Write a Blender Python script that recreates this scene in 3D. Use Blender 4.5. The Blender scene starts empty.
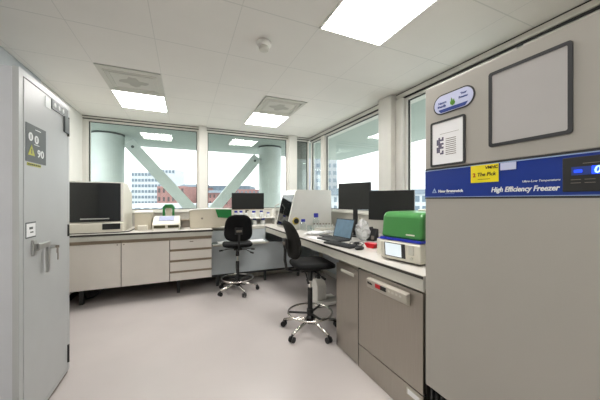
import bpy, bmesh, math, random
from mathutils import Vector, Matrix
random.seed(7)
C = bpy.context.scene.collection
SC = bpy.context.scene
PI = math.pi

# ---------------------------------------------------------------- camera, world, exposure
HC = 1.40
cam_data = bpy.data.cameras.new('camera')
cam_data.sensor_width = 36.0
cam_data.lens = 36.0 * 266.7 / 600.0
cam_data.clip_start = 0.02
cam_data.clip_end = 600
cam = bpy.data.objects.new('camera', cam_data)
C.objects.link(cam)
cam.location = (0, 0, HC)
cam.rotation_euler = (math.radians(90), 0, math.radians(-23.5))
SC.camera = cam

SC.view_settings.view_transform = 'Standard'
SC.view_settings.look = 'None'
SC.view_settings.gamma = 1.0
SC.view_settings.use_curve_mapping = False
SC.view_settings.exposure = 1.08
SKY = 1.5
LAMP = 15.5

w = bpy.data.worlds.new('sky')
SC.world = w
w.use_nodes = True
nt = w.node_tree
nt.nodes.clear()
o_ = nt.nodes.new('ShaderNodeOutputWorld')
bg = nt.nodes.new('ShaderNodeBackground')
tc = nt.nodes.new('ShaderNodeTexCoord')
nz = nt.nodes.new('ShaderNodeTexNoise')
nz.inputs['Scale'].default_value = 2.5
cr = nt.nodes.new('ShaderNodeValToRGB')
cr.color_ramp.elements[0].color = (0.94, 0.97, 1.0, 1)
cr.color_ramp.elements[1].color = (1.0, 1.0, 1.0, 1)
nt.links.new(tc.outputs['Generated'], nz.inputs['Vector'])
nt.links.new(nz.outputs['Fac'], cr.inputs['Fac'])
nt.links.new(cr.outputs['Color'], bg.inputs['Color'])
bg.inputs['Strength'].default_value = SKY
nt.links.new(bg.outputs['Background'], o_.inputs['Surface'])


# ---------------------------------------------------------------- helpers
def lin(c):
    c = c / 255.0
    return c / 12.92 if c <= 0.04045 else ((c + 0.055) / 1.055) ** 2.4


def mat(name, rgb, rough=0.5, metal=0.0, var=0.05, scale=6.0, spec=0.5, stretch=None, emit=0.0, bump=0.0):
    m = bpy.data.materials.new(name)
    m.use_nodes = True
    t = m.node_tree
    b = t.nodes['Principled BSDF']
    col = tuple(lin(v) for v in rgb)
    tcn = t.nodes.new('ShaderNodeTexCoord')
    mp = t.nodes.new('ShaderNodeMapping')
    if stretch:
        mp.inputs['Scale'].default_value = stretch
    n = t.nodes.new('ShaderNodeTexNoise')
    n.inputs['Scale'].default_value = scale
    n.inputs['Detail'].default_value = 3
    r = t.nodes.new('ShaderNodeValToRGB')
    r.color_ramp.elements[0].position = 0.3
    r.color_ramp.elements[1].position = 0.7
    r.color_ramp.elements[0].color = tuple(max(0, v * (1 - var)) for v in col) + (1,)
    r.color_ramp.elements[1].color = tuple(min(1, v * (1 + var)) for v in col) + (1,)
    t.links.new(tcn.outputs['Object'], mp.inputs['Vector'])
    t.links.new(mp.outputs['Vector'], n.inputs['Vector'])
    t.links.new(n.outputs['Fac'], r.inputs['Fac'])
    t.links.new(r.outputs['Color'], b.inputs['Base Color'])
    b.inputs['Roughness'].default_value = rough
    b.inputs['Metallic'].default_value = metal
    b.inputs['Specular IOR Level'].default_value = spec
    if bump:
        bp = t.nodes.new('ShaderNodeBump')
        bp.inputs['Strength'].default_value = bump
        bp.inputs['Distance'].default_value = 0.01
        t.links.new(n.outputs['Fac'], bp.inputs['Height'])
        t.links.new(bp.outputs['Normal'], b.inputs['Normal'])
    if emit:
        t.links.new(r.outputs['Color'], b.inputs['Emission Color'])
        b.inputs['Emission Strength'].default_value = emit
    return m


def glass_mat(name, tint, refl=1.0):
    m = bpy.data.materials.new(name)
    m.use_nodes = True
    t = m.node_tree
    t.nodes.clear()
    o = t.nodes.new('ShaderNodeOutputMaterial')
    mx = t.nodes.new('ShaderNodeMixShader')
    tr = t.nodes.new('ShaderNodeBsdfTransparent')
    gl = t.nodes.new('ShaderNodeBsdfGlossy')
    fr = t.nodes.new('ShaderNodeFresnel')
    # the same Fresnel curve on both faces of the sheet
    gg = t.nodes.new('ShaderNodeNewGeometry')
    mr = t.nodes.new('ShaderNodeMapRange')
    mr.inputs['To Min'].default_value = 1.5
    mr.inputs['To Max'].default_value = 1 / 1.5
    t.links.new(gg.outputs['Backfacing'], mr.inputs['Value'])
    t.links.new(mr.outputs[0], fr.inputs['IOR'])
    ml = t.nodes.new('ShaderNodeMath')
    ml.operation = 'MULTIPLY'
    ml.inputs[1].default_value = refl
    tr.inputs['Color'].default_value = tint + (1,)
    gl.inputs['Roughness'].default_value = 0.0
    gl.inputs['Color'].default_value = (0.95, 1, 0.98, 1)
    t.links.new(fr.outputs[0], ml.inputs[0])
    t.links.new(ml.outputs[0], mx.inputs[0])
    t.links.new(tr.outputs[0], mx.inputs[1])
    t.links.new(gl.outputs[0], mx.inputs[2])
    t.links.new(mx.outputs[0], o.inputs['Surface'])
    return m


def box(bm, x0, x1, y0, y1, z0, z1):
    r = bmesh.ops.create_cube(bm, size=1.0)
    for v in r['verts']:
        v.co = Vector(((x0 + x1) / 2 + v.co.x * (x1 - x0), (y0 + y1) / 2 + v.co.y * (y1 - y0), (z0 + z1) / 2 + v.co.z * (z1 - z0)))
    return r['verts']


def B(*boxes):
    bm = bmesh.new()
    for b in boxes:
        box(bm, *b)
    return bm


def tube(bm, p0, p1, r, r2=None, seg=16):
    p0, p1 = Vector(p0), Vector(p1)
    d = p1 - p0
    q = d.to_track_quat('Z', 'Y').to_matrix().to_4x4()
    res = bmesh.ops.create_cone(bm, cap_ends=True, segments=seg, radius1=r, radius2=r if r2 is None else r2, depth=d.length,
                                matrix=Matrix.Translation((p0 + p1) / 2) @ q)
    return res['verts']


def T(p0, p1, r, r2=None, seg=16):
    bm = bmesh.new()
    tube(bm, p0, p1, r, r2, seg)
    return bm


def path(bm, pts, r, seg=8, closed=False):
    """swept round section along a list of points"""
    pts = [Vector(p) for p in pts]
    n = len(pts)
    rings = []
    for i, p in enumerate(pts):
        a = pts[(i - 1) % n] if (closed or i > 0) else p
        b = pts[(i + 1) % n] if (closed or i < n - 1) else p
        d = (b - a).normalized()
        up = Vector((0, 0, 1)) if abs(d.z) < 0.95 else Vector((1, 0, 0))
        s = d.cross(up).normalized()
        u = s.cross(d).normalized()
        rings.append([bm.verts.new(p + (s * math.cos(2 * PI * k / seg) + u * math.sin(2 * PI * k / seg)) * r) for k in range(seg)])
    m = n if closed else n - 1
    for i in range(m):
        A, Bq = rings[i], rings[(i + 1) % n]
        for k in range(seg):
            bm.faces.new((A[k], A[(k + 1) % seg], Bq[(k + 1) % seg], Bq[k]))
    if not closed:
        bm.faces.new(rings[0][::-1])
        bm.faces.new(rings[-1])


def prism(bm, poly, axis, a, b):
    """poly of 2D points extruded along axis from a to b. axis 'x': (y,z), 'y': (x,z), 'z': (x,y)"""
    def mk(p, t):
        return {'x': (t, p[0], p[1]), 'y': (p[0], t, p[1]), 'z': (p[0], p[1], t)}[axis]
    A = [bm.verts.new(mk(p, a)) for p in poly]
    Bv = [bm.verts.new(mk(p, b)) for p in poly]
    n = len(poly)
    bm.faces.new(A)
    bm.faces.new(Bv[::-1])
    for i in range(n):
        bm.faces.new((A[i], Bv[i], Bv[(i + 1) % n], A[(i + 1) % n]))
    bmesh.ops.recalc_face_normals(bm, faces=bm.faces[:])


def Pm(poly, axis, a, b):
    bm = bmesh.new()
    prism(bm, poly, axis, a, b)
    return bm


def lathe(bm, prof, center=(0, 0, 0), seg=24):
    rings = []
    for r, z in prof:
        rings.append([bm.verts.new((center[0] + r * math.cos(2 * PI * k / seg), center[1] + r * math.sin(2 * PI * k / seg), center[2] + z)) for k in range(seg)])
    for i in range(len(prof) - 1):
        for k in range(seg):
            bm.faces.new((rings[i][k], rings[i][(k + 1) % seg], rings[i + 1][(k + 1) % seg], rings[i + 1][k]))
    bm.faces.new(rings[0][::-1])
    bm.faces.new(rings[-1])


def L(prof, center=(0, 0, 0), seg=24):
    bm = bmesh.new()
    lathe(bm, prof, center, seg)
    return bm


def obj(name, bm, m, parent=None, world=True, bevel=0.0, smooth=False, seg=2):
    """links bm as one mesh. world=True: vertices are world coordinates (moved into the parent's frame)"""
    if parent is not None and world:
        off = Vector(parent.location)
        pp = parent.parent
        while pp is not None:
            off += Vector(pp.location)
            pp = pp.parent
        bmesh.ops.translate(bm, verts=bm.verts[:], vec=-off)
    bmesh.ops.recalc_face_normals(bm, faces=bm.faces[:])
    me = bpy.data.meshes.new(name)
    bm.to_mesh(me)
    bm.free()
    if smooth:
        for p in me.polygons:
            p.use_smooth = True
    me.materials.append(m)
    o = bpy.data.objects.new(name, me)
    C.objects.link(o)
    if parent is not None:
        o.parent = parent
    if bevel:
        b = o.modifiers.new('bevel', 'BEVEL')
        b.width = bevel
        b.segments = seg
        b.limit_method = 'ANGLE'
    return o


def tag(o, label, cat, group=None, kind=None):
    o['label'] = label
    o['category'] = cat
    if group:
        o['group'] = group
    if kind:
        o['kind'] = kind
    return o


def thing(name, label, cat, loc=(0, 0, 0), rz=0.0, group=None):
    o = bpy.data.objects.new(name, None)
    C.objects.link(o)
    o.location = loc
    o.rotation_euler = (0, 0, rz)
    o.empty_display_size = 0.1
    return tag(o, label, cat, group)


def struct(name, bm, m, parent=None, bevel=0.0):
    o = obj(name, bm, m, parent, bevel=bevel)
    if parent is None:
        o['kind'] = 'structure'
    return o


def copy_tree(o, parent=None):
    c = o.copy()
    C.objects.link(c)
    if parent is not None:
        c.parent = parent
    for ch in list(o.children):
        copy_tree(ch, c)
    return c


def text(name, body, size, m, origin, xdir, ydir, parent, shear=0.0, bold=0.0, align='LEFT', width=None, thick=0.0008):
    """lettering as a thin mesh; origin = left baseline, world coordinates"""
    cu = bpy.data.curves.new(name, 'FONT')
    cu.body = body
    cu.size = size
    cu.shear = shear
    cu.offset = bold
    cu.extrude = thick
    cu.align_x = align
    cu.resolution_u = 2
    tmp = bpy.data.objects.new('tmp_text', cu)
    C.objects.link(tmp)
    dg = bpy.context.evaluated_depsgraph_get()
    me = bpy.data.meshes.new_from_object(tmp.evaluated_get(dg))
    bpy.data.objects.remove(tmp)
    bm = bmesh.new()
    bm.from_mesh(me)
    if width:
        xs = [v.co.x for v in bm.verts]
        k = width / max(1e-6, max(xs) - min(xs))
        for v in bm.verts:
            v.co.x *= k
    x, y = Vector(xdir), Vector(ydir)
    z = x.cross(y)
    M = Matrix((x, y, z)).transposed().to_4x4()
    M.translation = Vector(origin)
    bmesh.ops.transform(bm, matrix=M, verts=bm.verts[:])
    return obj(name, bm, m, parent)


def rrect(y0, y1, z0, z1, r, n=5):
    pts = []
    for cy, cz, a0 in ((y1 - r, z1 - r, 0), (y0 + r, z1 - r, 90), (y0 + r, z0 + r, 180), (y1 - r, z0 + r, 270)):
        for k in range(n + 1):
            a = math.radians(a0 + 90 * k / n)
            pts.append((cy + r * math.cos(a), cz + r * math.sin(a)))
    return pts


# ---------------------------------------------------------------- materials
M = {}
M['wall'] = mat('wall_paint', (200, 199, 193), 0.75, var=0.02)
M['grey_wall'] = mat('grey_wall_tone', (178, 184, 187), 0.6, var=0.03)
M['frame'] = mat('window_frame_paint', (208, 206, 199), 0.4, var=0.02)
M['gasket'] = mat('black_gasket', (28, 28, 27), 0.6)
M['skirt_dark'] = mat('dark_skirting', (38, 40, 40), 0.5)
M['floor'] = mat('vinyl_floor', (188, 181, 178), 0.26, var=0.04, scale=1.3, spec=0.5)
M['bench_top'] = mat('bench_top', (197, 193, 186), 0.3, var=0.02)
M['bench_edge'] = mat('bench_edge', (52, 48, 44), 0.5)
M['fascia'] = mat('bench_fascia', (192, 190, 180), 0.45, var=0.02)
M['band'] = mat('brown_grip_band', (132, 117, 98), 0.5)
M['door'] = mat('cabinet_door_laminate', (208, 202, 194), 0.5, var=0.015)
M['carcass'] = mat('cabinet_carcass', (120, 112, 102), 0.6)
M['steel'] = mat('brushed_steel', (166, 160, 151), 0.3, metal=0.95, var=0.04, scale=5, stretch=(40, 40, 1))
M['chrome'] = mat('chrome', (225, 222, 215), 0.16, metal=1.0, var=0.02)
M['black'] = mat('black_plastic', (22, 22, 23), 0.45)
M['black_soft'] = mat('black_upholstery', (9, 9, 10), 0.7, spec=0.2, var=0.15, scale=30, bump=0.1)
M['charcoal_soft'] = mat('charcoal_back_fabric', (27, 26, 24), 0.8, spec=0.2, var=0.12, scale=60, bump=0.1)
M['dark_gloss'] = mat('dark_glossy_glass', (14, 17, 17), 0.08, spec=0.6)
M['screen_off'] = mat('screen_off', (20, 22, 21), 0.28, spec=0.5)
M['cream'] = mat('cream_plastic', (205, 201, 188), 0.45, var=0.02)
M['cream_dark'] = mat('beige_plastic', (190, 182, 164), 0.5, var=0.03)
M['white'] = mat('white_plastic', (232, 230, 224), 0.4, var=0.02)
M['green'] = mat('green_plastic', (58, 122, 60), 0.35, var=0.03)
M['green_dark'] = mat('dark_green_plastic', (20, 110, 50), 0.4)
M['blue_cap'] = mat('blue_cap_plastic', (34, 40, 150), 0.4)
M['blue_stripe'] = mat('blue_stripe', (38, 52, 170), 0.4)
M['freezer'] = mat('freezer_enamel', (163, 159, 151), 0.42, var=0.02, scale=2)
M['freezer_dark'] = mat('freezer_dark_trim', (44, 44, 46), 0.5)
M['strip_blue'] = mat('freezer_blue_strip', (0, 44, 132), 0.4, var=0.05)
M['silver_line'] = mat('silver_line', (150, 170, 205), 0.4)
M['cupboard'] = mat('cupboard_enamel', (178, 180, 180), 0.4, var=0.02)
M['cupboard_side'] = mat('cupboard_side_enamel', (196, 198, 202), 0.5, var=0.02)
M['nickel'] = mat('satin_nickel', (175, 175, 172), 0.3, metal=0.7)
M['sign_grey'] = mat('sign_grey', (78, 84, 84), 0.5)
M['sign_white'] = mat('sign_white', (225, 228, 226), 0.5)
M['sign_yellow'] = mat('sign_yellow', (176, 176, 60), 0.5)
M['yellow'] = mat('yellow_paper', (232, 215, 20), 0.6)
M['ink'] = mat('black_ink', (40, 34, 20), 0.7)
M['ink_red'] = mat('red_brown_ink', (170, 70, 20), 0.7)
M['paper'] = mat('paper', (235, 235, 236), 0.7, var=0.01)
M['lavender'] = mat('pale_lavender_label', (190, 195, 222), 0.6)
M['navy'] = mat('navy_ink', (30, 55, 130), 0.6)
M['leaf_print'] = mat('green_leaf_print', (96, 160, 50), 0.6)
M['sheet_metal'] = mat('pale_sheet', (176, 173, 171), 0.35, var=0.02)
M['display_blue'] = mat('blue_display', (20, 60, 255), 0.4, emit=0.9)
M['display_digit'] = mat('display_digit', (150, 200, 255), 0.4, emit=1.0)
M['red'] = mat('red_plastic', (190, 20, 30), 0.4)
M['bottle_glass'] = glass_mat('clear_bottle_glass', (0.93, 0.96, 0.96), 1.6)
M['bag'] = mat('cloudy_plastic', (205, 207, 207), 0.25, var=0.12, scale=30, bump=0.6)
M['bag'].node_tree.nodes['Principled BSDF'].inputs['Alpha'].default_value = 0.55
M['laptop_screen'] = mat('laptop_screen_on', (76, 102, 120), 0.4, emit=0.12, var=0.12, scale=14)
M['lcd'] = mat('instrument_screen_on', (205, 215, 222), 0.4, emit=0.3, var=0.04)
M['lcd_dim'] = mat('instrument_screen_dim', (150, 155, 180), 0.4, emit=0.1, var=0.15, scale=30)
M['pane'] = glass_mat('window_glass', (0.945, 0.972, 0.958), 0.9)
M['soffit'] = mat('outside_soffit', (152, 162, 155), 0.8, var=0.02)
M['column'] = mat('outside_white_steel', (196, 205, 202), 0.5, var=0.04)
M['joint'] = mat('dark_joint', (60, 70, 70), 0.6)
M['dark_panel'] = mat('dark_grey_panel', (104, 106, 100), 0.4, var=0.08)
M['mid_panel'] = mat('mid_grey_panel', (150, 158, 156), 0.25, var=0.08)
M['diffuser'] = mat('air_diffuser', (190, 188, 180), 0.6, var=0.05, scale=200)
M['dust'] = mat('dust_stain', (166, 164, 156), 0.9)
M['brick'] = mat('red_brick', (150, 112, 108), 0.9, var=0.12, scale=0.8)
M['pale_facade'] = mat('pale_facade', (186, 192, 198), 0.8, var=0.05, scale=0.3)
M['window_far'] = mat('far_window_glass', (98, 114, 128), 0.3)
M['window_far_dark'] = mat('far_window_dark', (66, 58, 62), 0.3)
M['roof_far'] = mat('slate_roof', (98, 110, 122), 0.8, var=0.1, scale=0.5)
M['tower_facade'] = mat('tower_facade', (150, 155, 160), 0.8, var=0.04, scale=0.3)
M['ground'] = mat('city_ground', (170, 174, 172), 0.9, var=0.15, scale=0.05)

# light panel diffuser
lp = bpy.data.materials.new('lit_panel')
lp.use_nodes = True
t_ = lp.node_tree
t_.nodes.clear()
oo = t_.nodes.new('ShaderNodeOutputMaterial')
em = t_.nodes.new('ShaderNodeEmission')
em.inputs['Color'].default_value = (1.0, 0.975, 0.945, 1)
em.inputs['Strength'].default_value = LAMP
t_.links.new(em.outputs[0], oo.inputs['Surface'])
M['lit'] = lp

# ceiling tiles: thin joints on a grid
X0, DX, Y0, DY = -0.222, 0.588, 1.83, 0.665
ct = mat('ceiling_tiles', (222, 219, 214), 0.85, var=0.015, scale=3)
t_ = ct.node_tree
bs = t_.nodes['Principled BSDF']
src = bs.inputs['Base Color'].links[0].from_socket
geo = t_.nodes.new('ShaderNodeNewGeometry')
sep = t_.nodes.new('ShaderNodeSeparateXYZ')
t_.links.new(geo.outputs['Position'], sep.inputs[0])


def mth(op, a, b=None, c=None):
    n = t_.nodes.new('ShaderNodeMath')
    n.operation = op
    for i, v in enumerate((a, b, c)):
        if v is None:
            continue
        if isinstance(v, (int, float)):
            n.inputs[i].default_value = v
        else:
            t_.links.new(v, n.inputs[i])
    return n.outputs[0]


def joint(sock, x0, dx, hw):
    a = mth('SUBTRACT', sock, x0)
    a = mth('DIVIDE', a, dx)
    f = mth('FRACT', a)
    f = mth('SUBTRACT', f, 0.5)
    f = mth('ABSOLUTE', f)
    return mth('GREATER_THAN', f, 0.5 - hw / dx)


jm = mth('MAXIMUM', joint(sep.outputs[0], X0, DX, 0.0025), joint(sep.outputs[1], Y0, DY, 0.0045))
mixc = t_.nodes.new('ShaderNodeMixRGB')
t_.links.new(jm, mixc.inputs[0])
t_.links.new(src, mixc.inputs[1])
mixc.inputs[2].default_value = (0.60, 0.59, 0.56, 1)
t_.links.new(mixc.outputs[0], bs.inputs['Base Color'])
M['ceiling'] = ct
M['dim_wall'] = mat('wall_dim_grey_beige', (168, 164, 156), .6, var=.03)  # wall tone darkened to carry the dim light below the windows

# ---------------------------------------------------------------- room shell
XL, XR, YF, YN, H = -1.46, 2.50, 5.20, -1.80, 2.73
struct('floor', B((XL - .2, XR + .3, YN - .2, YF + .3, -0.12, 0)), M['floor'])
struct('ceiling', B((XL - .2, XR + .3, YN - .2, YF + .3, H, H + .12)), M['ceiling'])
struct('wall_left', B((XL - .15, XL, YN, YF + .25, 0, H)), M['wall'])
struct('wall_near', B((XL - .15, XR + .25, YN - .15, YN, 0, H)), M['wall'])
SILL = 1.205
struct('wall_far', B((XL, XR + .25, YF, YF + .25, 0, SILL - .02), (XL, -1.415, YF, YF + .25, SILL - .02, H), (XL, XR + .25, YF + .01, YF + .25, 2.69, H)), M['wall'])
struct('wall_right', B((XR, XR + .25, YN, YF, 0, SILL - .02), (XR, XR + .25, YN, 1.25, SILL - .02, H), (XR + .01, XR + .25, 1.25, YF, 2.665, H)), M['wall'])
# lower lining of the far wall behind the low desk, grey
M['low_panel'] = mat('pale_blue_grey_panel', (196, 204, 208), 0.5, var=.03)
struct('trim_1', B((0.40, 2.5, YF - .02, YF, 0.09, 0.90)), M['low_panel'])
struct('trim_2', B((XR - .02, XR, 1.3, YF - .02, 0.07, 0.90)), M['low_panel'])
struct('baseboard_far', B((XL, 1.12, YF - .03, YF, 0, 0.09)), M['skirt_dark'])
struct('baseboard_right', B((XR - .03, XR, 1.3, YF - .03, 0, 0.07)), M['white'])
struct('baseboard_left', B((XL, XL + .015, YN, YF - .03, 0, 0.08)), M['skirt_dark'])
# ceiling trims above the windows, with the black shadow gap below them
struct('trim_3', B((XL, XR, YF - .03, YF + .01, 2.695, H - .012)), M['frame'])
struct('trim_4', B((XR - .03, XR + .01, YN, YF - .03, 2.672, H - .012)), M['frame'])
struct('trim_5', B((XL, XR, YF - .012, YF + .01, 2.682, 2.695), (XL, XR, YF - .03, YF, H - .012, H - .002)), M['gasket'])
struct('trim_6', B((XR - .012, XR + .01, YN, YF - .03, 2.653, 2.672), (XR - .03, XR, YN, YF - .03, H - .012, H - .002)), M['gasket'])
# greyer band on the left wall above the cupboard
struct('trim_7', B((XL, XL + .012, YN, 3.84, 2.30, H - .004)), M['grey_wall'])
# far wall between worktop and sill: dimness under the window put into a darker strip
struct('trim_18', B((XL, XR - .02, YF - .012, YF, .90, SILL - .021)), M['dim_wall'])
struct('trim_19', B((XR - .012, XR, 1.3, YF - .02, .90, SILL - .021)), M['dim_wall'])  # same painted dimness below the right wall sill
# sills
struct('trim_8', B((-1.40, XR - .045, YF - .04, YF + .06, SILL - .02, SILL + .005)), M['frame'])
struct('trim_9', B((XR - .045, XR + .06, 1.25, YF - .045, SILL - .02, SILL + .005)), M['frame'])
# posts
struct('trim_10', B((0.245, 0.375, YF - .12, YF + .08, SILL + .005, H)), M['frame'], bevel=.006)
struct('trim_11', B((1.985, 2.145, YF - .12, YF + .08, SILL + .005, H)), M['frame'], bevel=.006)
struct('trim_12', B((2.385, XR + .08, 2.62, 2.86, SILL + .005, H)), M['frame'], bevel=.01)
struct('trim_13', B((XR - .045, XR + .02, 2.50, 2.62, SILL + .005, 2.66)), M['frame'], bevel=.006)


def window(n, axis, a, b, panes=1, top=2.68, split=None, mat_pane='pane'):
    """frame ring with gasket and glass. axis 'x' = in the far wall, 'y' = in the right wall"""
    z0, z1 = SILL + .005, top
    f, d = 0.028, 0.07
    bm = bmesh.new()
    g = bmesh.new()
    p = bmesh.new()

    def bx(m_, u0, u1, v0, v1, zz0, zz1):
        if axis == 'x':
            box(m_, u0, u1, YF + v0, YF + v1, zz0, zz1)
        else:
            box(m_, XR + v0, XR + v1, u0, u1, zz0, zz1)
    bx(bm, a, b, 0, d, z0, z0 + f)
    bx(bm, a, b, 0, d, z1 - f, z1)
    bx(bm, a, a + f, 0, d, z0 + f, z1 - f)
    bx(bm, b - f, b, 0, d, z0 + f, z1 - f)
    k = 0.010
    bx(g, a + f, b - f, .025, .045, z0 + f, z0 + f + k)
    bx(g, a + f, b - f, .025, .045, z1 - f - k, z1 - f)
    bx(g, a + f, a + f + k, .025, .045, z0 + f + k, z1 - f - k)
    bx(g, b - f - k, b - f, .025, .045, z0 + f + k, z1 - f - k)
    bx(p, a + f + k, b - f - k, .031, .039, z0 + f + k, z1 - f - k)
    o = struct('window_%d' % n, bm, M['frame'])
    obj('gasket', g, M['gasket'], o)
    obj('pane', p, M[mat_pane], o)
    return o


window(1, 'x', -1.415, 0.245)
window(2, 'x', 0.375, 1.985)
window(3, 'x', 2.145, 2.47, mat_pane='pane')
window(4, 'y', 4.68, 5.17, top=2.655)
struct('trim_14', B((XR - .02, XR + .08, 4.55, 4.68, SILL + .005, 2.655)), M['frame'], bevel=.005)
window(5, 'y', 2.86, 4.55, top=2.655)
window(6, 'y', 1.30, 2.50, top=2.655)

# ---------------------------------------------------------------- lights and diffusers in the ceiling
LX = (-0.222 - DX, 0.954)
lights = [
    (0.954, 1.165, 'large bright ceiling light panel nearest the camera, cut by the top edge'),
    (-0.81, 3.825, 'bright ceiling light panel in front of the left window, beside an air diffuser'),
    (0.954, 3.955, 'bright ceiling light panel nearest the room corner, in front of the second window'),
    (-0.81, 1.165 - 2 * DY, 'square ceiling light panel behind the camera on the left'),
]
for x, y, lab in lights:
    t = thing('ceiling_light', lab, 'ceiling light', (x + DX / 2, y + DY / 2, H), 0, 'ceiling light panels')
    f = .012
    obj('frame', B((x + .004, x + DX - .004, y + .004, y + .004 + f, H - .012, H - .001), (x + .004, x + DX - .004, y + DY - .004 - f, y + DY - .004, H - .012, H - .001),
                   (x + .004, x + .004 + f, y + .004 + f, y + DY - .004 - f, H - .012, H - .001), (x + DX - .004 - f, x + DX - .004, y + .004 + f, y + DY - .004 - f, H - .012, H - .001)), M['white'], t)
    obj('diffuser', B((x + .016, x + DX - .016, y + .016, y + DY - .016, H - .009, H - .002)), M['lit'], t)
for x, y, lab in ((-0.81, 3.16, 'square air diffuser with grey dust stain beside the left light panel'), (0.954, 3.28, 'square air diffuser with grey dust stain beside the light nearest the corner')):
    t = thing('air_diffuser', lab, 'air vent', (x + DX / 2, y + DY / 2, H), 0, 'ceiling air diffusers')
    obj('plate', B((x + .006, x + DX - .006, y + .006, y + DY - .006, H - .010, H - .001)), M['diffuser'], t)
    cx, cy = x + DX / 2, y + DY / 2
    bm = bmesh.new()
    for k, s in enumerate((.24, .20)):
        for sx in (-1, 1):
            box(bm, cx + sx * s - .004, cx + sx * s + .004, cy - s, cy + s, H - .015, H - .009)
            box(bm, cx - s, cx + s, cy + sx * s - .004, cy + sx * s + .004, H - .015, H - .009)
    obj('louvre_ring', bm, M['fascia'], t)
    pts = []
    for k in range(28):
        a = 2 * PI * k / 28
        r = .11 + .028 * math.cos(4 * a) + random.uniform(-.012, .012)
        pts.append((cx + r * math.cos(a) * 1.1, cy + r * math.sin(a)))
    obj('dust_stain', Pm(pts, 'z', H - .0115, H - .0102), M['dust'], t)

t = thing('smoke_detector', 'small round white smoke detector on the ceiling', 'smoke detector', (0.617, 2.18, H))
obj('base', L([(.056, 0), (.062, -.010), (.060, -.030), (.045, -.038)], (0.617, 2.18, H - .001)), M['white'], t, smooth=False)
obj('sensor_head', L([(.036, -.038), (.042, -.052), (.037, -.070), (.015, -.077)], (0.617, 2.18, H - .001)), M['fascia'], t)

# ---------------------------------------------------------------- outside: overhang, columns, braces, city
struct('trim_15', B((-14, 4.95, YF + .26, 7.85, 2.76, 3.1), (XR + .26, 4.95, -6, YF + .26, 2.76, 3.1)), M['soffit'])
struct('trim_16', B((-14, 4.95, YF + .26, 7.85, -.6, -.3), (XR + .26, 4.95, -6, YF + .26, -.6, -.3)), M['soffit'])
for x, lab in ((-1.43, 'thick round pale steel column outside behind the left window'), (2.03, 'thick round pale steel column outside behind the second window')):
    t = thing('steel_column', lab, 'column', (x, 6.6, -.3), 0, 'round columns outside')
    obj('shaft', L([(.285, 0), (.285, 3.02)], (x, 6.6, -.299), 40), M['column'], t, smooth=False)
    obj('collar', L([(.29, 3.035), (.29, 3.055)], (x, 6.6, -.299), 40), M['joint'], t)
    obj('seam', B((x - .10, x - .08, 6.335, 6.36, -.29, 2.70)), M['joint'], t)


def brace(name, p0, p1, lab, w=.115):
    bm = bmesh.new()
    p0, p1 = Vector(p0), Vector(p1)
    d = (p1 - p0).normalized()
    s = Vector((0, 1, 0))
    u = d.cross(s).normalized()
    vs = []
    for p in (p0, p1):
        vs.append([bm.verts.new(p + s * a * w + u * b * w) for a, b in ((-1, -1), (1, -1), (1, 1), (-1, 1))])
    bm.faces.new(vs[0]); bm.faces.new(vs[1])
    for k in range(4):
        bm.faces.new((vs[0][k], vs[0][(k + 1) % 4], vs[1][(k + 1) % 4], vs[1][k]))
    t = thing(name, lab, 'brace', tuple(p1), 0, 'diagonal braces outside')
    obj('beam', bm, M['column'], t)
    q = p0 + d * .12
    for a in (-1, 1):
        obj('pin', T(q + s * a * .10, q + s * a * .13, .028), M['joint'], t)


brace('steel_brace', (-1.06, 6.6, 2.60), (0.30, 6.6, 1.02), 'diagonal pale steel brace falling to the right behind the left window')
brace('steel_brace', (1.68, 6.6, 2.46), (0.52, 6.6, 1.02), 'diagonal pale steel brace rising to the right behind the second window')
t = thing('brace_foot', 'pale steel node plate where the two outside braces meet', 'steel plate', (.36, 6.6, -.3))
obj('plate', Pm([(.0, 1.12), (.72, 1.12), (.56, -.3), (.16, -.3)], 'y', 6.46, 6.74), M['column'], t)

GZ = -14.0
struct('trim_17', B((-260, 330, 12, 420, GZ - .5, GZ)), M['ground'])


def building(x0, y0, x1, y1, top, depth, m, lab, nx, nz, zlo, wm, ww=.55, wh=.5, roof=None, rh=0, name='office_building', group='buildings across the street'):
    """facade from (x0,y0) to (x1,y1), windows as single parts; windows only above zlo"""
    p0, p1 = Vector((x0, y0, 0)), Vector((x1, y1, 0))
    W = (p1 - p0).length
    ang = math.atan2(y1 - y0, x1 - x0)
    t = thing(name, lab, 'building', (x0, y0, GZ), ang, group)
    obj('wall', B((0, W, 0, depth, 0, top - GZ)), m, t, world=False)
    first = None
    for i in range(nx):
        for j in range(nz):
            cw, chh = W / nx, (top - zlo) / nz
            x = (i + .5) * cw
            z = zlo - GZ + (j + .5) * chh
            if first is None:
                first = obj('window', B((-cw * ww / 2, cw * ww / 2, -.12, .02, -chh * wh / 2, chh * wh / 2)), wm, t, world=False)
                c = first
            else:
                c = first.copy()
                C.objects.link(c)
                c.parent = t
            c.location = (x, 0, z)
    if roof:
        bm = bmesh.new()
        prism(bm, [(-.5, top - GZ), (depth * .45, top - GZ + rh), (depth + .5, top - GZ)], 'x', -.3, W + .3)
        obj('roof', bm, roof, t, world=False)
    return t


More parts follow.
